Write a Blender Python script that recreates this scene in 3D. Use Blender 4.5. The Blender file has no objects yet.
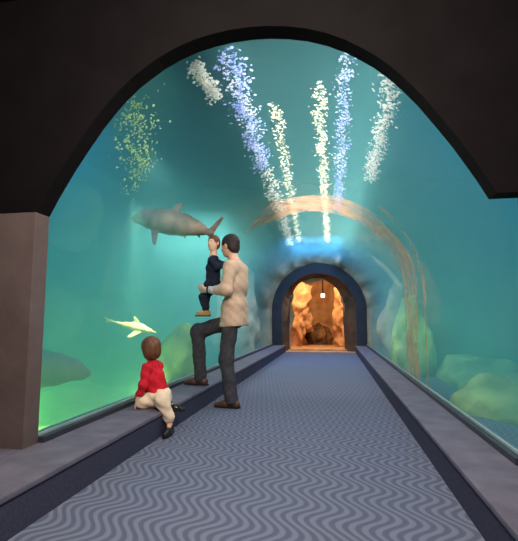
import bpy, bmesh, math, random
import numpy as np
from mathutils import Vector, Matrix, noise

random.seed(7)
S = bpy.context.scene
COL = S.collection
PI = math.pi

# ------------------------------------------------------------------ helpers
def obj(name, me, mat=None, parent=None, smooth=True, kind=None):
    if isinstance(me, bmesh.types.BMesh):
        m = bpy.data.meshes.new(name)
        bmesh.ops.recalc_face_normals(me, faces=me.faces[:])
        me.to_mesh(m); me.free(); me = m
    o = bpy.data.objects.new(name, me)
    COL.objects.link(o)
    if mat:
        me.materials.append(mat)
    if smooth:
        for p in me.polygons:
            p.use_smooth = True
    if parent:
        o.parent = parent
        o.matrix_parent_inverse = Matrix.Translation(parent.location).inverted()
    if kind:
        o['kind'] = kind
    return o

def thing(name, label, cat, loc=(0, 0, 0), group=None):
    o = bpy.data.objects.new(name, None); COL.objects.link(o)
    o.location = loc
    o.empty_display_size = .1
    o['label'] = label; o['category'] = cat
    if group: o['group'] = group
    return o

def tag(o, label, cat, group=None, kind=None):
    o['label'] = label; o['category'] = cat
    if group: o['group'] = group
    if kind: o['kind'] = kind
    return o

def box(bm, x0, x1, y0, y1, z0, z1, bev=0.0):
    r = bmesh.ops.create_cube(bm, size=1)
    vs = r['verts']
    bmesh.ops.scale(bm, vec=(x1-x0, y1-y0, z1-z0), verts=vs)
    bmesh.ops.translate(bm, vec=((x0+x1)/2, (y0+y1)/2, (z0+z1)/2), verts=vs)
    if bev > 0:
        es = list({e for v in vs for e in v.link_edges})
        bmesh.ops.bevel(bm, geom=es, offset=bev, segments=2, affect='EDGES', profile=.6)

def boxobj(name, x0, x1, y0, y1, z0, z1, mat, bev=0.0, parent=None, kind=None):
    bm = bmesh.new(); box(bm, x0, x1, y0, y1, z0, z1, bev)
    return obj(name, bm, mat, parent, smooth=False, kind=kind)

# ------------------------------------------------------------------ node materials
def newmat(name):
    m = bpy.data.materials.new(name); m.use_nodes = True
    nt = m.node_tree; nt.nodes.clear()
    out = nt.nodes.new('ShaderNodeOutputMaterial')
    return m, nt, out

def srgb(r, g, b):
    f = lambda c: c/12.92 if c <= .04045 else ((c+.055)/1.055)**2.4
    return (f(r/255), f(g/255), f(b/255), 1)

def mat(name, c1, c2=None, scale=8.0, rough=.7, bump=0.0, spec=.3, detail=4.0, bscale=None, stretch=None, trans=0.0):
    """surface with two procedural tones of its own and a bump"""
    m, nt, out = newmat(name)
    b = nt.nodes.new('ShaderNodeBsdfPrincipled')
    b.inputs['Roughness'].default_value = rough
    b.inputs['Specular IOR Level'].default_value = spec
    tc = nt.nodes.new('ShaderNodeTexCoord')
    mp = nt.nodes.new('ShaderNodeMapping')
    if stretch: mp.inputs['Scale'].default_value = stretch
    nt.links.new(tc.outputs['Object'], mp.inputs['Vector'])
    n = nt.nodes.new('ShaderNodeTexNoise'); n.inputs['Scale'].default_value = scale
    n.inputs['Detail'].default_value = detail
    nt.links.new(mp.outputs['Vector'], n.inputs['Vector'])
    r = nt.nodes.new('ShaderNodeValToRGB')
    r.color_ramp.elements[0].position = .35; r.color_ramp.elements[1].position = .65
    r.color_ramp.elements[0].color = c1; r.color_ramp.elements[1].color = c2 or c1
    nt.links.new(n.outputs['Fac'], r.inputs['Fac'])
    nt.links.new(r.outputs['Color'], b.inputs['Base Color'])
    if bump:
        n2 = nt.nodes.new('ShaderNodeTexNoise'); n2.inputs['Scale'].default_value = bscale or scale*2
        n2.inputs['Detail'].default_value = 6
        nt.links.new(mp.outputs['Vector'], n2.inputs['Vector'])
        bp = nt.nodes.new('ShaderNodeBump'); bp.inputs['Strength'].default_value = bump
        bp.inputs['Distance'].default_value = .05
        nt.links.new(n2.outputs['Fac'], bp.inputs['Height'])
        nt.links.new(bp.outputs['Normal'], b.inputs['Normal'])
    last = b.outputs[0]
    if trans:
        t = nt.nodes.new('ShaderNodeBsdfTranslucent')
        nt.links.new(r.outputs['Color'], t.inputs['Color'])
        mx = nt.nodes.new('ShaderNodeMixShader'); mx.inputs[0].default_value = trans
        nt.links.new(last, mx.inputs[1]); nt.links.new(t.outputs[0], mx.inputs[2]); last = mx.outputs[0]
    nt.links.new(last, out.inputs[0])
    return m

def math_node(nt, op, a, b=None):
    n = nt.nodes.new('ShaderNodeMath'); n.operation = op
    for i, v in enumerate((a, b)):
        if v is None: continue
        if isinstance(v, (int, float)): n.inputs[i].default_value = v
        else: nt.links.new(v, n.inputs[i])
    return n.outputs[0]

def carpet_mat():
    m, nt, out = newmat('wavy_carpet')
    b = nt.nodes.new('ShaderNodeBsdfPrincipled'); b.inputs['Roughness'].default_value = .95
    b.inputs['Specular IOR Level'].default_value = .1
    tc = nt.nodes.new('ShaderNodeTexCoord'); sp = nt.nodes.new('ShaderNodeSeparateXYZ')
    nt.links.new(tc.outputs['Object'], sp.inputs[0])
    X, Y = sp.outputs[0], sp.outputs[1]
    nz = nt.nodes.new('ShaderNodeTexNoise'); nz.inputs['Scale'].default_value = 1.7; nz.inputs['Detail'].default_value = 1
    nt.links.new(tc.outputs['Object'], nz.inputs['Vector'])
    wob = math_node(nt, 'MULTIPLY', nz.outputs['Fac'], 2.6)
    a = math_node(nt, 'SINE', math_node(nt, 'ADD', math_node(nt, 'MULTIPLY', Y, 2*PI/.34), math_node(nt, 'MULTIPLY', X, 5.0)))
    a2 = math_node(nt, 'MULTIPLY', a, .050)
    u = math_node(nt, 'ADD', X, a2)
    v = math_node(nt, 'SINE', math_node(nt, 'ADD', math_node(nt, 'MULTIPLY', u, 2*PI/.056), wob))
    n = nt.nodes.new('ShaderNodeTexNoise'); n.inputs['Scale'].default_value = 160
    nt.links.new(tc.outputs['Object'], n.inputs['Vector'])
    w = math_node(nt, 'ADD', v, math_node(nt, 'MULTIPLY', n.outputs['Fac'], 1.0))
    r = nt.nodes.new('ShaderNodeValToRGB')
    r.color_ramp.elements[0].position = .15; r.color_ramp.elements[1].position = .85
    r.color_ramp.elements[0].color = srgb(88, 92, 110); r.color_ramp.elements[1].color = srgb(110, 115, 133)
    nt.links.new(w, r.inputs['Fac'])
    nt.links.new(r.outputs['Color'], b.inputs['Base Color'])
    bp = nt.nodes.new('ShaderNodeBump'); bp.inputs['Strength'].default_value = .25; bp.inputs['Distance'].default_value = .01
    nt.links.new(w, bp.inputs['Height']); nt.links.new(bp.outputs['Normal'], b.inputs['Normal'])
    nt.links.new(b.outputs[0], out.inputs[0])
    return m

def acrylic_mat():
    m, nt, out = newmat('clear_acrylic')
    t = nt.nodes.new('ShaderNodeBsdfTransparent'); t.inputs[0].default_value = (.95, .985, .985, 1)
    g = nt.nodes.new('ShaderNodeBsdfGlossy'); g.inputs['Roughness'].default_value = .03
    g.inputs[0].default_value = (1, 1, 1, 1)
    f = nt.nodes.new('ShaderNodeFresnel'); f.inputs[0].default_value = 1.33
    n = nt.nodes.new('ShaderNodeTexNoise'); n.inputs['Scale'].default_value = 1.3
    bp = nt.nodes.new('ShaderNodeBump'); bp.inputs['Strength'].default_value = .12; bp.inputs['Distance'].default_value = .1
    nt.links.new(n.outputs['Fac'], bp.inputs['Height'])
    nt.links.new(bp.outputs['Normal'], g.inputs['Normal'])
    mx = nt.nodes.new('ShaderNodeMixShader')
    k = math_node(nt, 'MINIMUM', math_node(nt, 'MULTIPLY', f.outputs[0], .14), .03)
    nt.links.new(k, mx.inputs[0]); nt.links.new(t.outputs[0], mx.inputs[1]); nt.links.new(g.outputs[0], mx.inputs[2])
    nt.links.new(mx.outputs[0], out.inputs[0])
    return m

def water_mat():
    m, nt, out = newmat('tank_water')
    t = nt.nodes.new('ShaderNodeBsdfTransparent')
    nt.links.new(t.outputs[0], out.inputs['Surface'])
    s = nt.nodes.new('ShaderNodeVolumeScatter')
    s.inputs['Color'].default_value = (.32, .90, .92, 1); s.inputs['Density'].default_value = WS
    s.inputs['Anisotropy'].default_value = 0.25
    a = nt.nodes.new('ShaderNodeVolumeAbsorption')
    a.inputs['Color'].default_value = (.18, .82, .80, 1); a.inputs['Density'].default_value = WA
    ad = nt.nodes.new('ShaderNodeAddShader')
    nt.links.new(s.outputs[0], ad.inputs[0]); nt.links.new(a.outputs[0], ad.inputs[1])
    nt.links.new(ad.outputs[0], out.inputs['Volume'])
    return m

def emit_mat(name, c, s):
    m, nt, out = newmat(name)
    e = nt.nodes.new('ShaderNodeEmission'); e.inputs[0].default_value = c; e.inputs[1].default_value = s
    nt.links.new(e.outputs[0], out.inputs[0]); return m

WS, WA = .25, .30

# ------------------------------------------------------------------ implicit surfaces (smooth unions -> one mesh)
class Field:
    def __init__(self, lo, hi, h):
        self.lo = np.array(lo, float); self.h = h
        self.n = np.ceil((np.array(hi, float)-self.lo)/h).astype(int)+1
        self.v = np.full(tuple(self.n), 1.0, np.float32)
    def _win(self, a, b):
        i0 = np.clip(np.floor((a-self.lo)/self.h).astype(int), 0, self.n); i1 = np.clip(np.ceil((b-self.lo)/self.h).astype(int)+1, 0, self.n)
        sl = tuple(slice(p, q) for p, q in zip(i0, i1))
        ax = [self.lo[k]+self.h*np.arange(i0[k], i1[k]) for k in range(3)]
        return sl, np.meshgrid(*ax, indexing='ij')
    def _mix(self, sl, d, k):
        a = self.v[sl]
        if k <= 0:
            self.v[sl] = np.minimum(a, d); return
        hh = np.clip(.5+.5*(a-d)/k, 0, 1)
        self.v[sl] = a*(1-hh)+d*hh-k*hh*(1-hh)
    def cone(self, a, b, ra, rb, k=.02):
        a = np.array(a, float); b = np.array(b, float); m = max(ra, rb)+k+3*self.h
        sl, (X, Y, Z) = self._win(np.minimum(a, b)-m, np.maximum(a, b)+m)
        d = b-a; L = max(d@d, 1e-9)
        t = np.clip(((X-a[0])*d[0]+(Y-a[1])*d[1]+(Z-a[2])*d[2])/L, 0, 1)
        q = np.sqrt((X-a[0]-t*d[0])**2+(Y-a[1]-t*d[1])**2+(Z-a[2]-t*d[2])**2)-(ra+(rb-ra)*t)
        self._mix(sl, q, k)
    def chain(self, pts, k=.02):
        for p, q in zip(pts[:-1], pts[1:]):
            self.cone(p[0], q[0], p[1], q[1], k)
    def ell(self, c, r, rot=None, k=.02, cut=False):
        c = np.array(c, float); r = np.array(r, float); m = r.max()+k+3*self.h
        sl, (X, Y, Z) = self._win(c-m, c+m)
        P = np.stack([X-c[0], Y-c[1], Z-c[2]], -1)
        if rot is not None: P = P@np.array(rot, float)       # columns of rot are the local axes
        k0 = np.sqrt(((P/r)**2).sum(-1)); k1 = np.sqrt(((P/(r*r))**2).sum(-1))+1e-9
        d = k0*(k0-1)/k1
        if cut: self.v[sl] = np.maximum(self.v[sl], -d)
        else: self._mix(sl, d, k)
    def poly(self, o, ax, ay, pts, th, k=.02):
        """thin fin: polygon pts in plane (ax, ay) at o, thickness tapering to the rim"""
        o = np.array(o, float); ax = np.array(ax, float); ax /= np.linalg.norm(ax)
        ay = np.array(ay, float); ay -= ax*(ax@ay); ay /= np.linalg.norm(ay); az = np.cross(ax, ay)
        P3 = np.array([o+ax*p[0]+ay*p[1] for p in pts]); m = th+k+3*self.h
        sl, (X, Y, Z) = self._win(P3.min(0)-m, P3.max(0)+m)
        R = np.stack([X-o[0], Y-o[1], Z-o[2]], -1)
        x, y, z = R@ax, R@ay, R@az
        d = np.full(x.shape, 1e9); s = np.ones(x.shape); N = len(pts); j = N-1
        for i in range(N):
            ex, ey = pts[j][0]-pts[i][0], pts[j][1]-pts[i][1]
            wx, wy = x-pts[i][0], y-pts[i][1]
            t = np.clip((wx*ex+wy*ey)/(ex*ex+ey*ey), 0, 1)
            d = np.minimum(d, (wx-ex*t)**2+(wy-ey*t)**2)
            c1 = y >= pts[i][1]; c2 = y < pts[j][1]; c3 = ex*wy > ey*wx
            fl = (c1 & c2 & c3) | (~c1 & ~c2 & ~c3)
            s = np.where(fl, -s, s); j = i
        d2 = s*np.sqrt(d)
        tt = th*np.clip(-d2/.06, .55, 1)
        q = np.maximum(d2, np.abs(z)-tt)
        self._mix(sl, q, k)
    def clip(self, point, normal):
        """keep the side the normal points away from"""
        ax = [self.lo[k]+self.h*np.arange(self.n[k]) for k in range(3)]
        X, Y, Z = np.meshgrid(*ax, indexing='ij')
        n = np.array(normal, float); n /= np.linalg.norm(n)
        d = (X-point[0])*n[0]+(Y-point[1])*n[1]+(Z-point[2])*n[2]
        self.v = np.maximum(self.v, d.astype(np.float32))
    def ripple(self, fn):
        ax = [self.lo[k]+self.h*np.arange(self.n[k]) for k in range(3)]
        X, Y, Z = np.meshgrid(*ax, indexing='ij')
        self.v = self.v+fn(X, Y, Z).astype(np.float32)
    def mesh(self, name):
        v = self.v
        v[0], v[-1] = 1, 1; v[:, 0], v[:, -1] = 1, 1; v[:, :, 0], v[:, :, -1] = 1, 1
        s = v < 0
        n = np.array(v.shape)-1
        acc = np.zeros(tuple(n)+(3,), np.float64); cnt = np.zeros(tuple(n), np.int32)
        corner = lambda dx, dy, dz, A: A[dx:dx+n[0], dy:dy+n[1], dz:dz+n[2]]
        for axis in range(3):
            o = [q for q in range(3) if q != axis]
            for p in (0, 1):
                for q in (0, 1):
                    c0 = [0, 0, 0]; c0[o[0]] = p; c0[o[1]] = q
                    c1 = list(c0); c1[axis] = 1
                    a, b = corner(*c0, v), corner(*c1, v)
                    cr = (a < 0) != (b < 0)
                    t = np.where(cr, a/np.where(cr, a-b, 1), 0)
                    for w in range(3):
                        acc[..., w] += np.where(cr, (t if w == axis else c0[w]), 0)
                    cnt += cr
        act = cnt > 0
        idx = np.full(tuple(n), -1, np.int64); idx[act] = np.arange(act.sum())
        I = np.argwhere(act)
        V = self.lo+self.h*(I+acc[act]/cnt[act][:, None])
        F = []
        for axis in range(3):
            o = [q for q in range(3) if q != axis]
            sl0 = [slice(1, -1)]*3; sl1 = [slice(1, -1)]*3
            sl0[axis] = slice(0, -1); sl1[axis] = slice(1, None)
            a, b = s[tuple(sl0)], s[tuple(sl1)]
            E = np.argwhere(a != b)
            base = E.copy(); base[:, o[0]] += 1; base[:, o[1]] += 1
            flip = a[a != b]
            quad = []
            for p, q in ((0, 0), (1, 0), (1, 1), (0, 1)):
                c = base.copy(); c[:, o[0]] -= p; c[:, o[1]] -= q
                quad.append(idx[c[:, 0], c[:, 1], c[:, 2]])
            Q = np.stack(quad, -1)
            if axis == 1: flip = ~flip
            Q[~flip] = Q[~flip][:, ::-1]
            F.append(Q)
        F = np.concatenate(F)
        F = F[(F >= 0).all(1)]
        me = bpy.data.meshes.new(name)
        me.from_pydata(V.tolist(), [], F.tolist())
        me.update()
        return me

# ------------------------------------------------------------------ measurements (metres; tunnel runs along +Y, eye at 0,0,0.9)
CX, HW, Z0, R = -.40, 1.31, 1.19, 1.31          # tunnel centre line, half width, springing height, arc radius
KH = .19                                         # kerb height
KL, KR = -1.335, .60                             # kerb faces
YP, YE = 2.47, 12.9                              # near portal, far end

def arch(r, zb, n=40):
    """points from the left foot over the arc to the right foot"""
    p = [(CX-r, zb)]
    for i in range(n+1):
        a = PI-PI*i/n
        p.append((CX+r*math.cos(a), Z0+r*math.sin(a)))
    p.append((CX+r, zb))
    return p

def strip(bm, rows):
    """skin between successive lists of points"""
    prev = None
    for row in rows:
        vs = [bm.verts.new(p) for p in row]
        if prev:
            for i in range(len(vs)-1):
                bm.faces.new((prev[i], prev[i+1], vs[i+1], vs[i]))
        prev = vs

def arch_ring(name, r0, r1, y0, y1, zb, m, parent=None, kind=None, n=40):
    bm = bmesh.new()
    a, b = arch(r0, zb, n), arch(r1, zb, n)
    rows = []
    for pts, y in ((a, y0), (b, y0), (b, y1), (a, y1), (a, y0)):
        rows.append([(x, y, z) for x, z in pts])
    strip(bm, rows)
    bmesh.ops.remove_doubles(bm, verts=bm.verts[:], dist=1e-5)
    bmesh.ops.holes_fill(bm, edges=[e for e in bm.edges if e.is_boundary])
    o = obj(name, bm, m, parent, smooth=False, kind=kind)
    return o

# ------------------------------------------------------------------ materials
M_carpet = carpet_mat()
M_kerbtop = mat('kerb_top', srgb(90, 86, 100), srgb(106, 101, 114), 6, .75, .15, .25)
M_riser = mat('riser_carpet', srgb(58, 58, 74), srgb(68, 68, 86), 60, .95, .1, .1)
M_black = mat('black_paint', srgb(17, 14, 15), srgb(20, 17, 18), 4, .8, 0, .05)
M_post = mat('brown_post', srgb(88, 74, 72), srgb(96, 82, 80), 5, .7, .1, .2)
M_bar = mat('dark_bar', srgb(40, 44, 54), srgb(48, 52, 62), 8, .5, 0, .4)
M_metal = mat('grey_strip', srgb(120, 140, 140), srgb(140, 158, 156), 8, .35, 0, .5)
M_navy = mat('navy_frame', srgb(44, 47, 55), srgb(52, 55, 63), 5, .6, .05, .3)
M_rockcave = mat('cave_rock', srgb(176, 128, 84), srgb(214, 170, 118), 3.2, .85, .9, .2, 8, 6)
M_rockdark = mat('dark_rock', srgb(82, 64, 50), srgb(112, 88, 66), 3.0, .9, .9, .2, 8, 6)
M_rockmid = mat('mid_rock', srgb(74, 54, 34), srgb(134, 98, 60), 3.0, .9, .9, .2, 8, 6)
M_rocktan = mat('tan_rock', srgb(196, 156, 122), srgb(226, 186, 150), 3.0, .9, .5, .2, 6, 7)
M_rockbrown = mat('brown_rock', srgb(168, 142, 112), srgb(206, 178, 140), 2.6, .9, .9, .2, 8, 5)
M_rockgreen = mat('green_rock', srgb(120, 138, 92), srgb(176, 190, 120), 2.6, .9, .9, .2, 8, 5)
M_sand = mat('sand', srgb(196, 200, 150), srgb(226, 224, 180), 2, .95, .5, .1, 6, 9)
M_tankwall = mat('tank_wall', srgb(70, 150, 168), srgb(84, 164, 178), 1.2, .9, .2, .1)
M_acr = acrylic_mat()
M_water = water_mat()

# ------------------------------------------------------------------ setting
bm = bmesh.new(); box(bm, -2.4, 1.6, -1.6, YE+.05, -.12, 0)
obj('floor', bm, M_carpet, None, False, 'structure')

def kerb(name, xf, xb, xw):
    """low ledge along the glass: carpeted riser, hard top with a rounded nose; wider before the portal"""
    o = boxobj(name, min(xf, xb), max(xf, xb), -1.6, YE, 0, KH-.03, M_riser, 0, None, 'structure')
    s = 1 if xf > xb else -1
    t = boxobj('ledge_top', min(xf+.008*s, xb), max(xf+.008*s, xb), -1.6, YE, KH-.03, KH, M_kerbtop, .008, o)
    w = boxobj('ledge_end', min(xb, xw), max(xb, xw), -1.6, YP-.14, 0, KH, M_kerbtop, 0, o)
    return o
kerb('trim_1', KL, CX-HW, -2.1)
kerb('trim_2', KR, CX+HW, 1.25)

def glazing(name, x, s):
    """channel that holds the foot of the acrylic"""
    o = boxobj(name, min(x, x+.05*s), max(x, x+.05*s), YP, YE, KH, KH+.035, M_bar, .004, None, 'structure')
    boxobj('cover_strip', min(x-.001, x+.018*s), max(x-.001, x+.018*s), YP, YE, KH+.035, KH+.052, M_metal, .003, o)
    return o
glazing('baseboard_left', CX-HW-.012, 1)
glazing('baseboard_right', CX+HW+.012, -1)

# acrylic vault: one curved sheet
bm = bmesh.new()
ys = np.linspace(YP-.02, YE, 24)
strip(bm, [[(x, y, z) for x, z in arch(R+.012, KH, 64)] for y in ys])
obj('window_1', bm, M_acr, None, True, 'structure')

# portal wall at the near end: panel with an arched opening, plus two posts
bm = bmesh.new()
PC = -.445
tab = [(1.53, 1.262), (1.62, 1.215), (1.72, 1.157), (1.82, 1.097), (1.92, 1.03), (2.07, .925), (2.17, .842), (2.24, .777), (2.31, .70), (2.364, .625), (2.42, .54), (2.47, .44), (2.51, .33), (2.535, .22), (2.55, .11), (2.555, 0)]
inner = [(PC-h_, z_) for z_, h_ in tab]+[(PC+h_, z_) for z_, h_ in reversed(tab[:-1])]
n = len(inner)-1
outer = []
for i in range(n+1):
    u = i/n
    x, z = inner[i]
    dx, dz = x-CX, z-(Z0)
    # project to the outer rectangle
    xr = (2.6 if dx > 0 else 2.6); zr = 2.9-Z0
    k = min(xr/abs(dx) if abs(dx) > 1e-6 else 1e9, zr/dz if dz > 1e-6 else 1e9)
    outer.append((CX+dx*k, Z0+dz*k))
outer[0] = (CX-2.6, 1.53); outer[-1] = (CX+2.6, 1.53)
rows = []
for pts, y in ((inner, YP-.12), (outer, YP-.12), (outer, YP), (inner, YP), (inner, YP-.12)):
    rows.append([(x, y, z) for x, z in pts])
strip(bm, rows)
bmesh.ops.remove_doubles(bm, verts=bm.verts[:], dist=1e-5)
bmesh.ops.holes_fill(bm, edges=[e for e in bm.edges if e.is_boundary])
obj('wall_front', bm, M_black, None, False, 'structure')
boxobj('trim_3', -3.0, PC-1.262, YP-.13, YP, 0, 1.53, M_post, .006, None, 'structure')
boxobj('trim_4', PC+1.40, 2.2, YP-.13, YP, 0, 1.53, M_post, .006, None, 'structure')
boxobj('wall_left', -2.2, -2.1, -1.6, YP-.13, 0, 2.9, M_black, 0, None, 'structure')
boxobj('wall_right', 1.25, 1.35, -1.6, YP-.13, 0, 2.9, M_black, 0, None, 'structure')
boxobj('ceiling', -3.0, 2.2, -1.6, YP, 2.9, 3.0, M_black, 0, None, 'structure')

# ---- the tank around the tunnel
TX0, TX1, TY0, TY1, TZ0, TZ1 = -6.0, 4.6, YP, 16.5, -.55, 3.9
bm = bmesh.new()
def sandz(x, y):
    return TZ0+.18*noise.noise(Vector((x*.7, y*.7, 3)))+.05*noise.noise(Vector((x*2.6, y*2.6, 9)))
def grid(bm, x0, x1, y0, y1, nx, ny, fz):
    strip(bm, [[(x, y, fz(x, y)) for x in np.linspace(x0, x1, nx)] for y in np.linspace(y0, y1, ny)])
grid(bm, TX0, CX-HW-.1, TY0, TY1, 30, 60, sandz)
o = obj('sand_bed', bm, M_sand, None, True, 'structure')
bm = bmesh.new(); grid(bm, CX+HW+.1, TX1, TY0, TY1, 24, 60, sandz)
obj('sand_bed', bm, M_sand, None, True, 'structure')
boxobj('wall_tank_left', TX0-.2, TX0, TY0, TY1, -.8, 4.8, M_tankwall, 0, None, 'structure')
boxobj('wall_tank_right', TX1, TX1+.2, TY0, TY1, -.8, 4.8, M_tankwall, 0, None, 'structure')
boxobj('wall_tank_near_left', TX0, CX-2.6, TY0-.2, TY0, -.8, 4.8, M_tankwall, 0, None, 'structure')
boxobj('wall_tank_near_right', CX+2.6, TX1, TY0-.2, TY0, -.8, 4.8, M_tankwall, 0, None, 'structure')

# end wall of the tank: rock face with the tunnel's hole in it
def hole_wall(name, r_in, y, x0, x1, z0, z1, m, amp, nr=14, na=72, zb=-.8):
    bm = bmesh.new()
    inn = arch(r_in, zb, na); rows = []
    for k in range(nr+1):
        t = (k/nr)**1.4
        row = []
        for i, (x, z) in enumerate(inn):
            dx, dz = x-CX, z-Z0
            if z < Z0-1e-6:
                ox, oz = (x0 if dx < 0 else x1), zb
            else:
                a_ = math.atan2(max(dz, 0), dx)
                kx = ((x1-CX) if dx > 0 else (CX-x0))/max(abs(math.cos(a_)), 1e-6); kz = (z1-Z0)/max(math.sin(a_), 1e-6)
                rr = min(kx, kz); ox, oz = CX+rr*math.cos(a_), Z0+rr*math.sin(a_)
            px, pz = x+(ox-x)*t, z+(oz-z)*t
            d = amp*noise.fractal(Vector((px*.8, 4.2, pz*.8)), 1.0, 2.1, 5) if k else 0
            row.append((px, y-abs(d)*1.0, pz))
        rows.append(row)
    strip(bm, rows)
    return obj(name, bm, m, None, True, 'structure')
hole_wall('wall_tank_far', R+.014, YE, TX0, TX1, -.8, 4.8, M_rockbrown, 1.1)
boxobj('ceiling_tank', TX0, TX1, TY0, TY1, 4.8, 4.9, M_black, 0, None, 'structure')

# water: a block with the tunnel as its cavity
bm = bmesh.new()
rin = R+.05
inn = arch(rin, TZ0-.25, 48)
out_ = []
for (x, z) in inn:
    dx, dz = x-CX, z-Z0
    if z < Z0-1e-6:
        out_.append(((TX0 if dx < 0 else TX1), TZ0-.25)); continue
    a_ = math.atan2(max(dz, 0), dx)
    kx = ((TX1-CX) if dx > 0 else (CX-TX0))/max(abs(math.cos(a_)), 1e-6); kz = (TZ1-Z0)/max(math.sin(a_), 1e-6)
    rr = min(kx, kz); out_.append((CX+rr*math.cos(a_), Z0+rr*math.sin(a_)))
rows = []
yw0, yw1 = YP+.005, YE-.005
for pts, y in ((inn, yw0), (out_, yw0), (out_, yw1), (inn, yw1), (inn, yw0)):
    rows.append([(x, y, z) for x, z in pts])
strip(bm, rows)
bmesh.ops.remove_doubles(bm, verts=bm.verts[:], dist=1e-5)
bmesh.ops.holes_fill(bm, edges=[e for e in bm.edges if e.is_boundary])
obj('water', bm, M_water, None, False, 'structure')

# ---- far end: navy arched frame, rock mouth and the lit cave passage
arch_ring('door_1', R-.27, R+.01, YE-.04, YE+.30, 0, M_navy, None, 'structure')

def rock_loft(name, rings, m, kind, amp, fs, seed=0):
    bm = bmesh.new(); rows = []
    for ring in rings:
        row = []
        for (x, y, z) in ring:
            p = Vector((x, y, z))
            d = noise.noise_vector(p*fs+Vector((seed, 0, 0)))*amp+noise.noise_vector(p*fs*2.7)*amp*.4
            row.append((x+d.x, y+d.y, z+d.z))
        rows.append(row)
    strip(bm, rows)
    return obj(name, bm, m, None, True, kind)
def mouth(hw, h, cx, zb=-.3, n=40):
    """arched cave section: upright sides, round head"""
    zs = h-hw
    p = [(cx-hw, zb), (cx-hw, zs*.33), (cx-hw, zs*.66)]
    p += [(cx+hw*math.cos(PI-PI*i/n), zs+hw*math.sin(PI-PI*i/n)) for i in range(n+1)]
    p += [(cx+hw, zs*.66), (cx+hw, zs*.33), (cx+hw, zb)]
    return p
CM = -.47
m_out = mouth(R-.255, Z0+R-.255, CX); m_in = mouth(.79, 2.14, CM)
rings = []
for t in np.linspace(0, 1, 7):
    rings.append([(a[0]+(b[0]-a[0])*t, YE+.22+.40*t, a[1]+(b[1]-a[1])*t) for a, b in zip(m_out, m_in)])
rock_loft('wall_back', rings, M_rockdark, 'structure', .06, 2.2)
rings = []
for t in np.linspace(0, 1, 26):
    y = YE+.60+5.2*t
    c = CM+.25*t*t; w = .82+1.75*math.sin(PI*min(1, t*1.05))**.8
    rings.append([(x, y, z) for x, z in mouth(w, 2.15+2.6*min(1, t*6), c)])
rings.append([(CM+.25+(x-CM-.25)*.02, YE+5.8, z*.02) for x, z in mouth(.8, 4.7, CM+.25)])
rock_loft('wall_cave', rings, M_rockcave, 'structure', .22, 1.5, 5)
boxobj('floor_cave', -3.4, 2.8, YE+.05, YE+6, -.12, .004, M_rockcave, 0, None, 'structure')
boxobj('trim_6', CM-.85, CM+.85, YE+.50, YE+.66, 0, .05, M_rockcave, .01, None, 'structure')

# ------------------------------------------------------------------ rocks
def rock(name, c, r, m, amp=.3, fs=1.6, seed=0, sub=5, flat=0):
    bm = bmesh.new()
    bmesh.ops.create_icosphere(bm, subdivisions=sub, radius=1)
    mx = max(r)
    for v in bm.verts:
        p = v.co.copy()
        q = Vector((p.x*r[0], p.y*r[1], p.z*r[2]))
        d = noise.fractal(q*fs+Vector((seed*3.1, seed, 0)), 1.0, 2.2, 5)
        rid = 1-abs(noise.noise(q*fs*1.3+Vector((seed, 7, seed))))*2
        v.co = q*(1+amp*d+amp*.5*rid)
    bm2 = obj(name, bm, m)
    bm2.location = c
    return bm2

for c, r, sd, lab in [
    ((-1.52, YE+2.9, 1.30), (.66, .55, 1.5), 3, 'bright orange rock mass on the left inside the lit passage'),
    ((.66, YE+2.7, 1.30), (.58, .55, 1.5), 14, 'bright orange rock mass on the right inside the lit passage'),
    ((-.52, YE+4.1, .22), (.42, .35, .50), 8, 'low dark brown rock at the bottom of the cleft in the lit passage'),
]:
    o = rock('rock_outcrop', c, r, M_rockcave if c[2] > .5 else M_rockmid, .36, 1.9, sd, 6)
    tag(o, lab, 'rock')
# reflections in the acrylic modelled as added translucent tan bands with wavy edges
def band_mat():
    m, nt, out = newmat('reflection_band')
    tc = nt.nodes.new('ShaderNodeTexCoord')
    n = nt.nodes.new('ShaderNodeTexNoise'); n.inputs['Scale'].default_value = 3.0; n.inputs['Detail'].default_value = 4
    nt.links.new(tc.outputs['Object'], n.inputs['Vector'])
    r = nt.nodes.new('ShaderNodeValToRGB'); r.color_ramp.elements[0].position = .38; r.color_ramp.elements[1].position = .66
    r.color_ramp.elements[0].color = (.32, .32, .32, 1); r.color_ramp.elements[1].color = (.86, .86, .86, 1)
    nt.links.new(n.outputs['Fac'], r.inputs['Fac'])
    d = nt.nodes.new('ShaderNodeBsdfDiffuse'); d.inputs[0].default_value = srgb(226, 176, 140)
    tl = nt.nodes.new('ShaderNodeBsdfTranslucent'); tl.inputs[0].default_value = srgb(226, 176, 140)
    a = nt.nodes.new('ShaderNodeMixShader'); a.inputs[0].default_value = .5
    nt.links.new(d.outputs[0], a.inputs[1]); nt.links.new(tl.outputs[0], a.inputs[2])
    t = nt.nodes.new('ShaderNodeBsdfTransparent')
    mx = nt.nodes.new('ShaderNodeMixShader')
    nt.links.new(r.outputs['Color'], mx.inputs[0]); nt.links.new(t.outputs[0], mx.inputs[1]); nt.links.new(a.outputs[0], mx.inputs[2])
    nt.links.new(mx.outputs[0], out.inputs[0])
    return m
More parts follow.
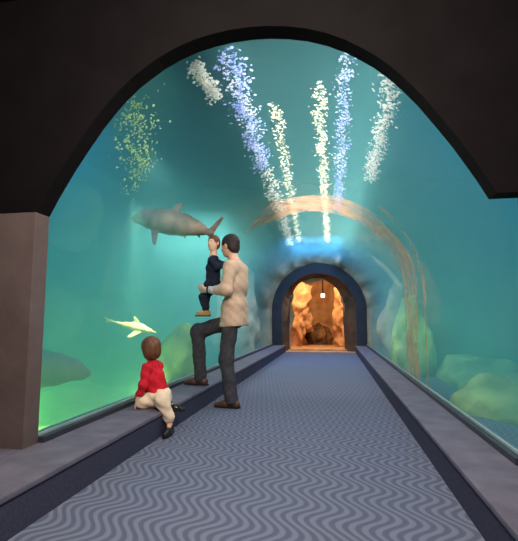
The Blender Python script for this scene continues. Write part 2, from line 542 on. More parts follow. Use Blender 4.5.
def band(name, y0, y1, r, wob, seed, a0, lean):
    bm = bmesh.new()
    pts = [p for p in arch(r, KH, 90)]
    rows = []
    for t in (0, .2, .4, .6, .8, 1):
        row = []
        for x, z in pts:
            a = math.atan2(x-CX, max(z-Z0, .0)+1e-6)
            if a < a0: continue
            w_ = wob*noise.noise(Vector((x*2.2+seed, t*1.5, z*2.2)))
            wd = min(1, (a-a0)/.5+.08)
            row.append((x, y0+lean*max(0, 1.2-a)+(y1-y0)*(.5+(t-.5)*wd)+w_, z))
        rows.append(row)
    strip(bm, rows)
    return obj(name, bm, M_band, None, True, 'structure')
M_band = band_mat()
band('reflection_wide', 5.25, 6.15, R+.030, .14, 0, -.75, .45)
band('reflection_thin', 4.85, 4.95, R+.030, .10, 5, .75, .3)

for nm, c, r, m, am, fs, sd, lab in [
    ('boulder', (-2.45, 7.0, .0), (.36, .6, .72), M_rockgreen, .35, 1.5, 2, 'bright green rock low behind the raised leg of the man'),
    ('boulder', (1.40, 8.8, .15), (.32, 1.0, 1.0), M_rockgreen, .35, 1.4, 4, 'tall green and brown rock in the tank right of the far doorway'),
    ('boulder', (1.75, 5.1, -.12), (.50, .75, .48), M_rockgreen, .3, 1.8, 6, 'rounded green rock low outside the glass at the right edge'),
    ('boulder', (2.35, 7.6, -.2), (.65, .8, .5), M_rockgreen, .3, 1.5, 8, 'wide dim green rock farther back in the right hand tank'),
    ('boulder', (1.6, 10.9, .4), (.45, .9, 1.3), M_rockbrown, .3, 1.4, 9, 'upright brown rock beside the glass near the far doorway'),
    ('boulder', (-2.40, 11.2, .6), (.50, .8, 1.45), M_rockbrown, .3, 1.4, 11, 'tall brown rock in the tank just right of the standing man'),
]:
    o = rock(nm, c, r, m, am, fs, sd)
    tag(o, lab, 'rock')

# ------------------------------------------------------------------ light glints over the vault, modelled as strewn flakes
def streak(ang0, ang1, y0, y1, w, n, size, m, label, rr=.10):
    """glints of light modelled as small irregular flakes strewn along the outside of the vault from (ang0, y0) to (ang1, y1)"""
    tb = bmesh.new(); bmesh.ops.create_icosphere(tb, subdivisions=1, radius=1)
    tv = [v.co.copy() for v in tb.verts]; tf = [[v.index for v in f.verts] for f in tb.faces]; tb.free()
    V, Fc = [], []
    for i in range(n):
        t = random.random()
        y = y0+(y1-y0)*t
        a = ang0+(ang1-ang0)*t+random.gauss(0, w)/R+.012*math.sin(y*9+ang0*40)
        r = R+rr+random.uniform(-.03, .05)
        c = Vector((CX+r*math.sin(a), y, Z0+r*math.cos(a)))
        s = size*random.uniform(.35, 1.35)
        q = Matrix.Rotation(a+random.gauss(0, .4), 4, 'Y') @ Matrix.Rotation(random.gauss(0, .6), 4, 'Z')
        M = Matrix.Translation(c) @ q @ Matrix.Diagonal((s*random.uniform(.6, 1.6), s*random.uniform(.5, 1.6), s*.35, 1))
        b0 = len(V)
        V += [tuple(M @ p) for p in tv]; Fc += [[b0+k for k in f] for f in tf]
    bm = bpy.data.meshes.new('glint_streak'); bm.from_pydata(V, [], Fc); bm.update()
    o = obj('glint_streak', bm, m, None, True)
    return tag(o, label, 'bubbles', None, 'stuff')  # these flakes stand in for glints of light

M_glint = mat('silver_glints', (.93, .93, .88, 1), (.97, .96, .92, 1), 9, .2, 0, .5, trans=.88)  # flake colours carry the tint of the glints they stand for
M_glintblue = mat('blue_glints', (.55, .64, .98, 1), (.90, .92, .99, 1), 9, .2, 0, .5, trans=.88)
M_glintgreen = mat('green_glints', (.70, .86, .52, 1), (.84, .94, .70, 1), 9, .2, 0, .5, trans=.88)
M_glintgold = mat('gold_glints', (.96, .90, .70, 1), (.98, .97, .90, 1), 9, .2, 0, .5, trans=.88)

# ------------------------------------------------------------------ animals
M_shark = mat('shark_skin', srgb(112, 98, 90), srgb(154, 132, 116), 5, .6, .05, .3)
M_sharkdark = mat('pale_shark_skin', srgb(116, 114, 110), srgb(140, 136, 130), 4, .6, .05, .3)
M_ray = mat('cream_skin', srgb(244, 232, 150), srgb(255, 250, 196), 9, .5, .05, .3)

def frame_of(fwd, up=(0, 0, 1)):
    f = Vector(fwd).normalized(); u = Vector(up); u = (u-f*u.dot(f)).normalized(); s = u.cross(f)
    return f, s, u

def shark_mesh(name, L, bend=.12, h=None, pect=1.0):
    """nose at +x, swims along x; z up, unit placed at its middle"""
    h = h or L/150
    F = Field((-.62*L, -.34*L, -.34*L), (.56*L, .34*L, .36*L), h)
    st = [(.50, .012), (.46, .036), (.40, .062), (.30, .096), (.18, .118), (.05, .124), (-.10, .108), (-.22, .078), (-.34, .046), (-.43, .024), (-.47, .020)]
    cy = lambda x: bend*L*(max(0, -x-.02)**1.6)*2.0
    pts = [((x*L, cy(x), (.012-.02*(x > .4))*L), r*L) for x, r in st]
    F.chain(pts, .04*L)
    th = .014*L
    F.poly((.06*L, cy(0), .095*L), (1, 0, 0), (0, 0, 1), [(.08*L, -.02*L), (-.08*L, .125*L), (-.16*L, .15*L), (-.10*L, .05*L), (-.11*L, -.02*L)], th, .02*L)
    F.poly((-.28*L, cy(-.28), .03*L), (1, 0, 0), (0, 0, 1), [(.03*L, 0), (-.045*L, .06*L), (-.035*L, 0)], th*.8, .012*L)
    F.poly((-.26*L, cy(-.26), -.03*L), (1, 0, 0), (0, 0, -1), [(.03*L, 0), (-.045*L, .06*L), (-.035*L, 0)], th*.8, .012*L)
    for s in (1, -1):
        F.poly((.19*L, s*.07*L, -.045*L), (1, 0, 0), (-.1, s*.75, -.62), [(.06*L, 0), (-.06*L, .20*L*pect), (-.10*L, .215*L*pect), (-.06*L, .07*L), (-.055*L, -.02*L)], th, .02*L)
        F.poly((-.12*L, s*.05*L, -.055*L), (1, 0, 0), (0, s*.7, -.7), [(.03*L, 0), (-.05*L, .075*L), (-.03*L, 0)], th*.8, .012*L)
        F.ell((.415*L, s*.052*L, .012*L), (.010*L, .008*L, .010*L), None, .004*L)
    F.poly((-.45*L, cy(-.45), .01*L), (1, .0, 0), (0, -.15, 1), [(.03*L, -.012*L), (-.02*L, -.09*L), (-.05*L, -.085*L), (-.035*L, 0), (-.125*L, .17*L), (-.09*L, .165*L), (.03*L, .02*L)], th, .014*L)
    return F.mesh(name)

def place(me_name, me, m, loc, fwd, up, label, cat, name):
    o = obj(name, me, m)
    f, s, u = frame_of(fwd, up)
    o.matrix_world = Matrix(((f.x, s.x, u.x, loc[0]), (f.y, s.y, u.y, loc[1]), (f.z, s.z, u.z, loc[2]), (0, 0, 0, 1)))
    tag(o, label, cat)
    return o

def eye_parts(o, L):
    for s in (1, -1):
        bm = bmesh.new(); bmesh.ops.create_uvsphere(bm, u_segments=10, v_segments=6, radius=.009*L)
        e = obj('eye', bm, M_blackgloss); e.parent = o; e.location = (.415*L, s*.060*L, .014*L)

M_blackgloss = mat('black_gloss', (.01, .01, .012, 1), None, 5, .25, 0, .5)

LA = 1.20
sh = place('s', shark_mesh('shark_a', LA, .25), M_shark, (-1.89, 5.2, 2.07), (-.93, .10, .20), (.12, -.45, 1), 'grey shark swimming up behind the glass above the seated child', 'shark', 'shark')
eye_parts(sh, LA)
LB = 1.7
sb = place('s', shark_mesh('shark_b', LB, .10), M_sharkdark, (-3.44, 4.35, .38), (.92, .35, -.05), (0, -.2, 1), 'big pale shark lower down, half hidden by the brown post', 'shark', 'shark')
eye_parts(sb, LB)

def bright_fish():
    L = .5
    F = Field((-.42, -.2, -.14), (.30, .2, .2), .005)
    F.chain([((.25, 0, -.035), .006), ((.17, 0, -.02), .024), ((.08, 0, 0), .044), ((-.02, 0, .012), .046), ((-.10, 0, .016), .03), ((-.20, 0, .026), .013), ((-.30, 0, .040), .008)], .02)
    F.poly((.02, 0, .04), (1, 0, 0), (0, 0, 1), [(.07, -.02), (-.02, .085), (-.05, .09), (-.035, .02), (-.08, -.02)], .008, .015)
    F.poly((-.10, 0, .03), (1, 0, 0), (0, 0, 1), [(.02, -.01), (-.03, .035), (-.03, -.01)], .006, .01)
    for s in (1, -1):
        F.poly((.05, s*.03, -.03), (1, 0, 0), (-.35, s, -.35), [(.05, 0), (-.05, .12), (-.10, .125), (-.05, 0)], .008, .015)
    F.poly((-.29, 0, .04), (1, 0, 0), (0, 0, 1), [(.02, -.006), (-.07, -.03), (-.055, 0), (-.10, .045), (.02, .01)], .006, .008)
    return F.mesh('fish')
fi = place('f', bright_fish(), M_ray, (-2.28, 5.0, .815), (.97, .1, -.12), (0, -.35, 1), 'bright cream yellow fish with raised fin above the seated child', 'fish', 'fish')
for s in (1, -1):
    bm = bmesh.new(); bmesh.ops.create_uvsphere(bm, u_segments=8, v_segments=6, radius=.006)
    e = obj('eye', bm, M_blackgloss); e.parent = fi; e.location = (.19, s*.02, -.01)

# ------------------------------------------------------------------ people
M_skin = mat('skin', srgb(222, 170, 142), srgb(232, 184, 156), 12, .55, 0, .35)
M_hairdark = mat('dark_hair', srgb(38, 28, 26), srgb(56, 42, 38), 60, .5, .3, .4, stretch=(1, 1, .2))
M_hairbrown = mat('brown_hair', srgb(88, 52, 34), srgb(116, 72, 46), 50, .45, .3, .4, stretch=(1, 1, .2))
M_beige = mat('beige_knit', srgb(198, 166, 140), srgb(208, 176, 150), 30, .9, .2, .1, 4, 120)
M_cuff = mat('pale_cuff', srgb(190, 186, 184), srgb(202, 198, 196), 30, .9, .1, .1)
M_trouser = mat('charcoal_cloth', srgb(62, 60, 64), srgb(74, 72, 76), 24, .9, .2, .1, 4, 90)
M_shoe = mat('brown_leather', srgb(78, 52, 40), srgb(98, 66, 50), 12, .45, .1, .4)
M_sole = mat('dark_sole', srgb(30, 26, 26), None, 9, .8)
M_navycloth = mat('navy_cloth', srgb(34, 38, 52), srgb(44, 48, 64), 24, .9, .2, .1, 4, 90)
M_stripe = mat('tan_shoe', srgb(170, 130, 60), srgb(196, 156, 84), 20, .6, 0, .3)
M_red = mat('red_knit', srgb(186, 30, 44), srgb(206, 40, 54), 30, .9, .2, .1, 4, 110)
M_cream = mat('cream_cloth', srgb(226, 200, 172), srgb(236, 212, 186), 26, .9, .15, .1, 4, 90)
M_lip = mat('lip', srgb(176, 96, 88), None, 9, .5)
M_white = mat('white_leather', srgb(225, 225, 222), None, 9, .5)

def axes(F_, L_):
    return np.array([F_, L_, (0, 0, 1)], float).T

def head_sdf(F, c, fd, ld, ud, s, k=.012):
    """skull, jaw, nose, ears, brow and lips; s = 1 for an adult head"""
    fd, ld, ud = (np.array(v, float) for v in (fd, ld, ud)); c = np.array(c, float)
    rot = np.stack([fd, ld, ud], 1); P = lambda f, l, u: c+s*(fd*f+ld*l+ud*u)
    F.ell(P(-.012, 0, .03), np.array((.098, .077, .092))*s, rot, k)
    F.ell(P(.028, 0, -.035), np.array((.064, .060, .080))*s, rot, .03*s)
    F.ell(P(.058, 0, -.088), np.array((.026, .030, .022))*s, rot, .02*s)
    F.cone(P(.088, 0, .012), P(.108, 0, -.026), .010*s, .014*s, .012*s)
    F.ell(P(.080, 0, .034), np.array((.016, .050, .012))*s, rot, .02*s)
    F.ell(P(.088, 0, -.058), np.array((.012, .024, .009))*s, rot, .010*s)
    for e in (1, -1):
        F.ell(P(-.005, e*.078, -.005), np.array((.020, .010, .032))*s, rot, .008*s)
        F.ell(P(.095, e*.033, .012), np.array((.016, .017, .012))*s, rot, cut=True)
    return P, rot

def face_parts(P, rot, s, parent, hairmat):
    for e in (1, -1):
        bm = bmesh.new(); bmesh.ops.create_uvsphere(bm, u_segments=12, v_segments=8, radius=.012*s)
        o = obj('eye', bm, M_white, parent); o.location = Vector(P(.080, e*.033, .012))-parent.location
        o.matrix_parent_inverse = Matrix()
        bm = bmesh.new(); bmesh.ops.create_uvsphere(bm, u_segments=10, v_segments=6, radius=.0065*s)
        q = obj('iris', bm, M_blackgloss); q.parent = o; q.location = Vector(rot[:, 0])*.0075*s

def hand_sdf(F, wrist, d, n, s, side, curl=.6, k=.006):
    """palm, four unequal curled fingers and a thumb off the palm's side; d = reach, n = palm normal (fingers close towards n)"""
    w = np.array(wrist, float); d = np.array(d, float); d /= np.linalg.norm(d)
    n = np.array(n, float); n -= d*(d@n); n /= np.linalg.norm(n); c = np.cross(n, d)*side
    for q in (-.026, -.009, .009, .024):
        F.cone(w+s*(c*q*.6), w+s*(d*.085+c*q), .016*s, .0125*s, .012*s)
    for q, ln in ((.031, .068), (.0105, .078), (-.0105, .072), (-.031, .056)):
        p0 = w+s*(d*.082+c*q*.95)
        d1 = d*math.cos(curl*.6)+n*math.sin(curl*.6); d2 = d*math.cos(curl*1.5)+n*math.sin(curl*1.5); d3 = d*math.cos(curl*2.1)+n*math.sin(curl*2.1)
        p1 = p0+s*d1*ln*.45; p2 = p1+s*d2*ln*.32; p3 = p2+s*d3*ln*.25
        F.chain([(p0, .0098*s), (p1, .0090*s), (p2, .0082*s), (p3, .0070*s)], .003*s)
    t0 = w+s*(d*.028+c*.026); t1 = t0+s*(d*.035+c*.026+n*.012); t2 = t1+s*(d*.034+c*.004+n*.014)
    F.chain([(t0, .015*s), (t1, .0115*s), (t2, .009*s)], .006*s)

# --- standing man
th = math.radians(8)
mF = np.array((-math.cos(th), math.sin(th), 0)); mL = np.array((-math.sin(th), -math.cos(th), 0)); mU = np.array((0, 0, 1.))
mB = np.array((-1.06, 4.76, 0))
def W(f, l, z): return mB+mF*f+mL*l+mU*z
man = thing('person', 'man in beige jumper and charcoal trousers, one foot on the ledge, carrying a toddler', 'person', tuple(mB))
J = dict(lh=W(.0, .10, .93), lk=W(.035, .105, .50), la=W(-.03, .105, .10), rh=W(.0, -.10, .93), rk=W(.445, -.07, .775), ra=W(.40, -.06, .30),
         ls=W(-.03, .185, 1.455), le=W(-.02, .265, 1.205), lw=W(.215, .205, 1.215), rs=W(-.03, -.185, 1.455), re=W(.08, -.25, 1.22), rw=W(.25, -.07, 1.36))
lo, hi = W(.15, 0, .9)-np.array((.72, .62, .95)), W(.15, 0, .9)+np.array((.62, .62, 1.0))
hd = np.array((-.90, .42, -.10)); hd /= np.linalg.norm(hd); hl = np.cross((0, 0, 1), hd); hl /= np.linalg.norm(hl); hu = np.cross(hd, hl)
hc = W(.045, .0, 1.705)
F = Field(lo, hi, .0075)
P, rot = head_sdf(F, hc, hd, hl, hu, 1.0)
F.cone(W(-.03, 0, 1.44), W(.015, 0, 1.62), .062, .055, .03)
F.ell(W(-.03, 0, 1.30), (.09, .15, .20), axes(mF, mL), .05)
F.ell(W(-.01, 0, 1.0), (.085, .14, .13), axes(mF, mL), .05)
for h_, k_, a_, s_, e_, w_ in (('lh', 'lk', 'la', 'ls', 'le', 'lw'), ('rh', 'rk', 'ra', 'rs', 're', 'rw')):
    F.chain([(J[h_], .075), (J[k_], .052), (J[a_], .036)], .03)
    F.cone(J[a_], J[a_]+mF*.12-mU*.062, .032, .014, .01)
    F.chain([(J[s_], .048), (J[e_], .036), (J[w_], .026)], .03)
hand_sdf(F, J['lw']+mF*.01, mF*.9-mL*.35+mU*.05, -mL*.8+mU*.5-mF*.2, 1.0, 1, .55)
hand_sdf(F, J['rw'], mF*.3+mL*.8+mU*.35, mF*-.6+mL*.5, 1.0, -1, .4)
body = obj('body', F.mesh('man_body'), M_skin, man)
face_parts(P, rot, 1.0, man, M_hairdark)
# hair
F = Field(hc-.16, hc+.17, .006)
F.ell(P(-.018, 0, .038), (.106, .086, .098), rot, .01)
F.ell(P(-.06, 0, -.025), (.052, .074, .07), rot, .02)
F.ell(P(.085, 0, -.035), (.075, .085, .085), rot, cut=True)
F.ripple(lambda X, Y, Z: .0025*np.sin(X*160)*np.sin(Y*170+Z*120))
obj('hair', F.mesh('man_hair'), M_hairdark, man)
# jumper with sleeves
F = Field(lo, hi, .008)
F.ell(W(-.035, 0, 1.30), (.122, .195, .235), axes(mF, mL), .05)
F.chain([(W(-.02, .065, 1.05), .122), (W(-.015, .07, .86), .132)], .06)
F.chain([(W(-.02, -.065, 1.05), .122), (W(-.015, -.07, .86), .132)], .06)
F.cone(W(-.04, -.13, 1.455), W(-.04, .13, 1.455), .075, .075, .05)
F.cone(W(-.025, 0, 1.45), W(-.012, 0, 1.535), .08, .068, .03)
for s_, e_, w_ in (('ls', 'le', 'lw'), ('rs', 're', 'rw')):
    F.chain([(J[s_], .074), (J[e_], .062)], .035)
    F.cone(J[e_], J[e_]+(J[w_]-J[e_])*.45, .062, .052, .03)
F.ripple(lambda X, Y, Z: .0025*np.sin(Z*34+X*18+3*np.sin(Y*9))+.0018*np.sin((X*.8+Z)*62+Y*20))
F.clip((0, 0, .885), (0.05, 0, -1)); F.clip(W(0, 0, 1.545), mF*.25+mU)
obj('jumper', F.mesh('man_jumper'), M_beige, man)
for e_, w_ in (('le', 'lw'), ('re', 'rw')):
    F = Field(lo, hi, .008)
    d = J[w_]-J[e_]
    F.cone(J[e_]+d*.45, J[e_]+d*.93, .047, .037, .01)
    F.ripple(lambda X, Y, Z: .003*np.sin(X*90+Z*40))
    obj('shirt_cuff', F.mesh('man_cuff'), M_cuff, man)['label'] = 'pale grey turned-back sleeve'
# watch
bm = bmesh.new()
bmesh.ops.create_cone(bm, segments=20, radius1=.039, radius2=.039, depth=.022)
q = (Vector(J['lw'])-Vector(J['le'])).to_track_quat('Z', 'Y').to_matrix().to_4x4()
bmesh.ops.transform(bm, matrix=Matrix.Translation(Vector(J['le']+(J['lw']-J['le'])*.90)) @ q, verts=bm.verts[:])
obj('wristwatch', bm, M_sole, man)
# trousers
F = Field(lo, hi, .008)
F.ell(W(-.012, 0, .94), (.108, .155, .12), axes(mF, mL), .04)
F.chain([(J['lh']+mF*-.01-mU*.03, .092), (J['lk'], .074), (J['la']-mU*.035, .070)], .04)
F.chain([(J['rh']-mU*.03, .090), (J['rk'], .078), (J['ra']-mU*.03, .066)], .04)
F.ripple(lambda X, Y, Z: .003*np.sin(Z*30+X*30+2*np.sin(Y*14))+.0015*np.sin(Z*75-X*60))
F.clip((0, 0, .98), (0, 0, 1))
F.clip(J['la']+np.array((0, 0, -.055)), (0, 0, -1))
obj('trousers', F.mesh('man_trousers'), M_trouser, man)
def shoe(name, ankle, f, zsole, m, parent, s=1.0, msole=None):
    a = np.array(ankle, float); f = np.array(f, float); f /= np.linalg.norm(f); l = np.cross((0, 0, 1), f)
    a = np.array((a[0], a[1], zsole)); P = lambda u, v, z: a+s*(f*u+l*v)+np.array((0, 0, s*z))
    F = Field(a-.26*s, a+.30*s, .006*max(s, .55))
    F.cone(P(-.055, 0, .040), P(.07, 0, .038), .036*s, .042*s, .02*s)
    F.cone(P(.07, 0, .038), P(.165, .0, .026), .044*s, .028*s, .02*s)
    F.cone(P(-.03, 0, .05), P(-.01, 0, .11), .040*s, .040*s, .02*s)
    F.clip((0, 0, zsole+.012*s), (0, 0, -1)); F.clip((0, 0, zsole+.105*s), (0, 0, 1))
    o = obj(name, F.mesh(name), m, parent)
    F = Field(a-.26*s, a+.30*s, .005*max(s, .55))
    F.cone(P(-.055, 0, .02), P(.07, 0, .02), .042*s, .049*s, .01*s)
    F.cone(P(.07, 0, .02), P(.165, 0, .02), .048*s, .034*s, .01*s)
    F.clip((0, 0, zsole+.018*s), (0, 0, 1)); F.clip((0, 0, zsole+.001), (0, 0, -1))
    q = obj('sole', F.mesh('sole'), msole or M_sole); q.parent = o
    return o
shoe('shoe', J['la'], mF, 0.0, M_shoe, man)
shoe('shoe', J['ra'], mF, KH, M_shoe, man)

# --- toddler on the man's arm
tod = thing('person', 'toddler in dark clothes with tan shoes held on the arm of the man', 'person', tuple(W(.22, .06, 1.2)))
tF = mF*.25+mL*.0-mF*1.0; tF = -mF*.55+mL*.83                     # faces back over the man's near shoulder
tF = tF/np.linalg.norm(tF); tL = np.cross((0, 0, 1), tF)
T = lambda f, l, z: W(f, l, z)
tc = T(.215, .055, 1.735)
thF = np.array((-.35, -.9, .05)); thF /= np.linalg.norm(thF); thL = np.cross((0, 0, 1), thF); thL /= np.linalg.norm(thL); thU = np.cross(thF, thL)
lo2, hi2 = T(.22, .06, 1.35)-np.array((.34, .34, .50)), T(.22, .06, 1.35)+np.array((.34, .34, .55))
F = Field(lo2, hi2, .006)
P, rot = head_sdf(F, tc, thF, thL, thU, .74)
F.cone(T(.215, .055, 1.58), tc-thU*.04, .035, .036, .02)
F.chain([(T(.215, .055, 1.30), .058), (T(.215, .055, 1.56), .05)], .04)
tk = [(T(.23, .09, 1.29), T(.30, .115, 1.14), T(.275, .11, 1.005)), (T(.23, .01, 1.29), T(.33, .0, 1.15), T(.32, .0, 1.02))]
for h_, k_, a_ in tk:
    F.chain([(h_, .042), (k_, .032), (a_, .022)], .02); F.cone(a_, a_+mF*.06-mU*.03, .020, .016, .01)
ta = [(T(.20, .13, 1.545), T(.13, .155, 1.46), T(.05, .12, 1.50)), (T(.23, -.02, 1.545), T(.13, -.06, 1.50), T(.04, -.06, 1.54))]
for s_, e_, w_ in ta:
    F.chain([(s_, .028), (e_, .022), (w_, .016)], .02)
    hand_sdf(F, w_, -mF+mU*.1, -mU, .62, 1, .35)
obj('body', F.mesh('tod_body'), M_skin, tod)
face_parts(P, rot, .74, tod, M_hairdark)
F = Field(tc-.13, tc+.13, .005)
F.ell(P(-.016, 0, .036), np.array((.104, .085, .098))*.74, rot, .01)
F.ell(P(-.05, 0, -.02), np.array((.058, .074, .07))*.74, rot, .02)
F.ell(P(.085, 0, -.035), np.array((.07, .085, .088))*.74, rot, cut=True)
obj('hair', F.mesh('tod_hair'), M_hairbrown, tod)
F = Field(lo2, hi2, .0065)
F.chain([(T(.215, .055, 1.29), .082), (T(.215, .055, 1.46), .072), (T(.215, .055, 1.56), .058)], .04)
for s_, e_, w_ in ta:
    F.chain([(s_, .042), (e_, .036), (e_+(w_-e_)*.85, .028)], .02)
F.clip((0, 0, 1.26), (0, 0, -1)); F.clip((0, 0, 1.60), (0, 0, 1))
F.ripple(lambda X, Y, Z: .003*np.sin(Z*70+X*40))
obj('jumper', F.mesh('tod_top'), M_navycloth, tod)
F = Field(lo2, hi2, .0065)
F.cone(T(.215, .03, 1.28), T(.215, .08, 1.28), .080, .080, .03)
for h_, k_, a_ in tk:
    F.chain([(h_, .062), (k_, .048), (a_+mU*.02, .038)], .025)
F.clip((0, 0, 1.34), (0, 0, 1))
F.ripple(lambda X, Y, Z: .003*np.sin(Z*80+X*40))
obj('trousers', F.mesh('tod_trousers'), M_navycloth, tod)
for h_, k_, a_ in tk:
    shoe('shoe', a_, mF, a_[2]-.068, M_stripe, tod, .62)

# --- seated girl
gB = np.array((-1.43, 3.60, KH))
girl = thing('person', 'small child in red jumper and cream trousers sitting on the ledge', 'person', tuple(gB))
gF = np.array((-.97, .22, 0)); gL = np.cross((0, 0, 1), gF)
G = lambda x, y, z: np.array((x, y, z), float)
lo3, hi3 = G(-1.80, 3.22, -.03), G(-1.12, 3.92, .86)
pel = G(-1.425, 3.60, KH+.095); sh_ = G(-1.482, 3.60, .525); gc = G(-1.508, 3.60, .662)
ghF = np.array((-.86, .50, -.06)); ghF /= np.linalg.norm(ghF); ghL = np.cross((0, 0, 1), ghF); ghL /= np.linalg.norm(ghL); ghU = np.cross(ghF, ghL)
lS, lE, lW = sh_+gL*.078-np.array((0, 0, .015)), G(-1.505, 3.485, .385), G(-1.555, 3.485, .262)
rS, rE, rW = sh_-gL*.078-np.array((0, 0, .015)), G(-1.52, 3.71, .40), G(-1.60, 3.68, .32)
rH, rK, rA = G(-1.395, 3.615, .275), G(-1.345, 3.475, .27), G(-1.285, 3.495, .085)
lH, lK, lA = G(-1.455, 3.565, .275), G(-1.525, 3.52, .245), G(-1.345, 3.60, .235)
F = Field(lo3, hi3, .006)
P, rot = head_sdf(F, gc, ghF, ghL, ghU, .76)
F.cone(sh_, gc-ghU*.05, .036, .036, .02)
F.chain([(pel, .065), (sh_-np.array((0, 0, .04)), .045)], .03)
F.chain([(rH, .05), (rK, .038), (rA, .024)], .02); F.chain([(lH, .05), (lK, .038), (lA, .024)], .02)
F.cone(rA, rA+G(.01, -.06, -.052), .020, .010, .01); F.cone(lA, lA+G(.06, .0, -.04), .020, .010, .01)
F.chain([(lS, .03), (lE, .024), (lW, .017)], .02); F.chain([(rS, .03), (rE, .024), (rW, .017)], .02)
hand_sdf(F, lW, G(-.25, .12, -.6), G(.6, .25, -.1), .62, 1, .3); hand_sdf(F, rW, G(-.6, -.2, -.5), G(.2, -.3, -.6), .62, -1, .35)
obj('body', F.mesh('girl_body'), M_skin, girl)
face_parts(P, rot, .76, girl, M_hairbrown)
F = Field(gc-.18, gc+.16, .005)
F.ell(P(-.020, 0, .030), np.array((.112, .096, .103))*.80, rot, .01)
F.ell(P(-.038, 0, -.045), np.array((.086, .090, .075))*.80, rot, .03)
F.ell(P(.100, 0, -.045), np.array((.082, .072, .085))*.80, rot, cut=True)
F.ripple(lambda X, Y, Z: .002*np.sin(X*220+Z*20)*np.sin(Y*210))
obj('hair', F.mesh('girl_hair'), M_hairbrown, girl)
F = Field(lo3, hi3, .006)
F.chain([(pel+G(-.015, 0, .03), .094), (G(-1.458, 3.60, .42), .074), (sh_-G(0, 0, .035), .062)], .04)
F.cone(lS, rS, .040, .040, .03)
F.cone(sh_, sh_+G(0, 0, .05), .05, .042, .02)
F.chain([(lS, .042), (lE, .037), (lE+(lW-lE)*.88, .029)], .018); F.chain([(rS, .042), (rE, .037), (rE+(rW-rE)*.88, .030)], .022)
F.ripple(lambda X, Y, Z: .003*np.sin(Z*70+X*30+2*np.sin(Y*25)))
F.clip(pel+G(0, 0, .005), G(-.1, 0, -1)); F.clip(sh_+G(0, 0, .045), (0, 0, 1))
obj('jumper', F.mesh('girl_jumper'), M_red, girl)
F = Field(lo3, hi3, .006)
F.ell(pel+G(.005, 0, -.005), (.098, .104, .086), None, .03)
F.chain([(rH, .072), (rK, .056), (rA+G(-.003, 0, .045), .043)], .025)
F.chain([(lH, .062), (lK, .050), (lA+G(-.03, 0, .0), .040)], .025)
F.ripple(lambda X, Y, Z: .003*np.sin(Z*80+X*60+2*np.sin(Y*30)))
F.clip(pel+G(0, 0, .065), (0, 0, 1)); F.clip(G(0, 0, .103), (0, 0, -1))
F.v = np.maximum(F.v, 0*F.v+F.v)
obj('trousers', F.mesh('girl_trousers'), M_cream, girl)
def sandal(ankle, f, zs, parent):
    o = shoe('shoe', ankle, f, zs, M_blackgloss, parent, .68)
    return o
sandal(rA, G(.05, -1, 0), 0.012, girl)
sandal(lA+G(.02, 0, 0), G(1, -.1, 0), .165, girl)

# ------------------------------------------------------------------ lamp in the cave, lamp at the entrance
M_lampglow = emit_mat('lamp_glow', (1, .85, .6, 1), 3)
lampc = thing('wall_lamp', 'small square glowing lamp hung at the top of the orange passage', 'lamp', (-.30, YE+1.3, 1.66))
boxobj('lamp_shade', -.36, -.24, YE+1.24, YE+1.34, 1.60, 1.72, M_lampglow, .01, lampc)
boxobj('mount', -.32, -.28, YE+1.27, YE+1.31, 1.72, 3.6, M_sole, .004, lampc)

# ------------------------------------------------------------------ lights
def lamp(kind, name, loc, energy, col, aim=None, size=.3, spot=60, blend=.6, sy=None):
    d = bpy.data.lights.new(name, kind); d.energy = energy; d.color = col
    if kind == 'AREA':
        d.size = size
        if sy: d.shape = 'RECTANGLE'; d.size_y = sy
    else:
        d.shadow_soft_size = size
    if kind == 'SPOT':
        d.spot_size = math.radians(spot); d.spot_blend = blend
    o = bpy.data.objects.new(name, d); COL.objects.link(o); o.location = loc
    if aim is not None:
        down = abs(aim[0]-loc[0]) < 1e-6 and abs(aim[1]-loc[1]) < 1e-6
        o.rotation_euler = (0, 0, 0) if down else (Vector(aim)-Vector(loc)).to_track_quat('-Z', 'Y').to_euler()
    return o

# --- streaks
for args in [
    (-.315, -.32, 2.62, 3.1, .028, 346, 0.0119, M_glint, 'leftmost short white patch of light glints over the tunnel'),
    (-.16, -.24, 2.62, 4.8, .042, 1271, 0.0092, M_glintblue, 'blue glint streak running along the vault'),
    (-.22, -.34, 4.85, 9.6, .042, 1271, 0.0112, M_glint, 'white glint streak continuing the blue one towards the doorway'),
    (-.02, -.21, 3.4, 9.6, .026, 809, 0.0099, M_glintgold, 'faint golden glint streak between the blue and the central one'),
    (.233, .22, 3.1, 9.6, .026, 1502, 0.0099, M_glintgold, 'strongest golden white glint streak down the middle of the vault'),
    (.37, .36, 2.62, 6.6, .028, 1040, 0.0086, M_glintblue, 'pale blue white glint streak right of the central one'),
    (.59, .605, 2.55, 4.7, .033, 809, 0.0099, M_glint, 'rightmost white glint streak over the tunnel beside the dark arch'),
    (-.66, -.92, 2.62, 3.4, .09, 485, 0.0086, M_glintgreen, 'yellow green patch of thin glints high on the left side'),
]:
    streak(*args)

cold = (.55, .82, 1.0)
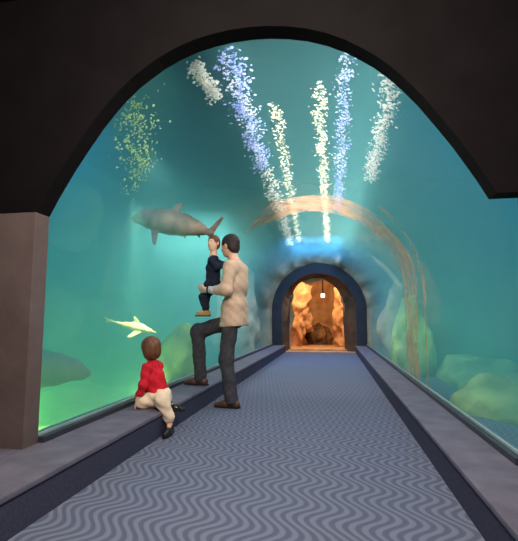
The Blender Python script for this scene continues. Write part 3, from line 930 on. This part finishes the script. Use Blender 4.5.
# unseen lights added inside the tank for glow, tint and glints
lamp('AREA', 'tank_fill', (-.12, 6.4, 2.72), 135, (1, .92, .88), (-.12, 6.4, 0), 1.2, sy=7.7)
lamp('AREA', 'tank_fill', (-.4, 10.7, 2.72), 85, (.28, .50, 1), (-.4, 10.9, 0), 1.2, sy=3.4)
lamp('AREA', 'tank_fill', (-3.0, 9.0, 2.8), 95, (1, .98, .92), (-2.9, 8.4, 0), 1.8)
lamp('AREA', 'tank_fill', (-4.2, 4.6, 3.8), 75, (.18, .50, 1), (-4.2, 4.6, 0), 2.0)
lamp('POINT', 'tank_fill', (-2.55, 3.2, -.25), 18, (.80, 1, .10), None, .1)
lamp('POINT', 'tank_fill', (-3.9, 5.4, -.2), 34, (.70, 1, .14), None, .15)
lamp('POINT', 'tank_fill', (-2.6, 6.0, -.1), 14, (.75, 1, .15), None, .1)
lamp('SPOT', 'tank_fill', (-2.0, 4.3, 2.2), 420, (1, .95, .60), (-2.28, 5.0, .82), .08, 20)
lamp('SPOT', 'tank_fill', (-1.75, 4.0, 2.5), 50, (1, .88, .76), (-1.9, 5.2, 2.05), .10, 80, 1.0)
lamp('SPOT', 'tank_fill', (-1.5, 3.0, 3.5), 40, (.95, 1, .65), (-1.42, 3.0, 2.2), .10, 50)
lamp('AREA', 'tank_fill', (2.6, 4.6, 3.8), 60, (.18, .50, 1), (2.6, 4.6, 0), 2.0)
lamp('POINT', 'tank_fill', (1.6, 7.6, .9), 9, (.55, 1, .35), None, .5)
lamp('POINT', 'tank_fill', (1.35, 4.3, .7), 3, (.55, 1, .50), None, .3)
# cave lamps
lamp('POINT', 'cave_lamp', (-.45, YE+1.35, 2.62), 190, (1, .80, .54), None, .2)
# entrance ceiling
lamp('AREA', 'entrance_lamp', (-.2, .7, 2.5), 92, (1, .90, .80), (-.9, 4.0, .6), .8)

# ------------------------------------------------------------------ world, camera, view
w = bpy.data.worlds.new('world'); S.world = w; w.use_nodes = True
w.node_tree.nodes['Background'].inputs[0].default_value = (.01, .02, .03, 1)
w.node_tree.nodes['Background'].inputs[1].default_value = .3

f_px, cx, cy, vx, vy = 450., 259., 270.5, 333., 320.
cam = bpy.data.cameras.new('camera'); co = bpy.data.objects.new('camera', cam); COL.objects.link(co)
cam.sensor_fit = 'VERTICAL'; cam.sensor_height = 36; cam.lens = f_px*36/541
cam.clip_start = .05; cam.clip_end = 100
d = np.array([(vx-cx)/f_px, -(vy-cy)/f_px, -1.]); d /= np.linalg.norm(d)
up = np.cross(d, np.array([1., 0, 0])); up /= np.linalg.norm(up)
if up[1] < 0: up = -up
xw = np.cross(d, up)
Rm = np.stack([xw, d, up])
m4 = Matrix.Identity(4)
for i in range(3):
    for j in range(3): m4[i][j] = Rm[i][j]
m4.translation = (0, 0, .9)
co.matrix_world = m4
S.camera = co
S.cycles.use_denoising = True
S.cycles.volume_bounces = 1
S.cycles.max_bounces = 10
S.cycles.transparent_max_bounces = 16
S.cycles.sample_clamp_indirect = 4
S.view_settings.view_transform = 'Standard'
S.view_settings.look = 'None'
S.view_settings.gamma = 1
S.view_settings.use_curve_mapping = False
S.view_settings.exposure = 0.22
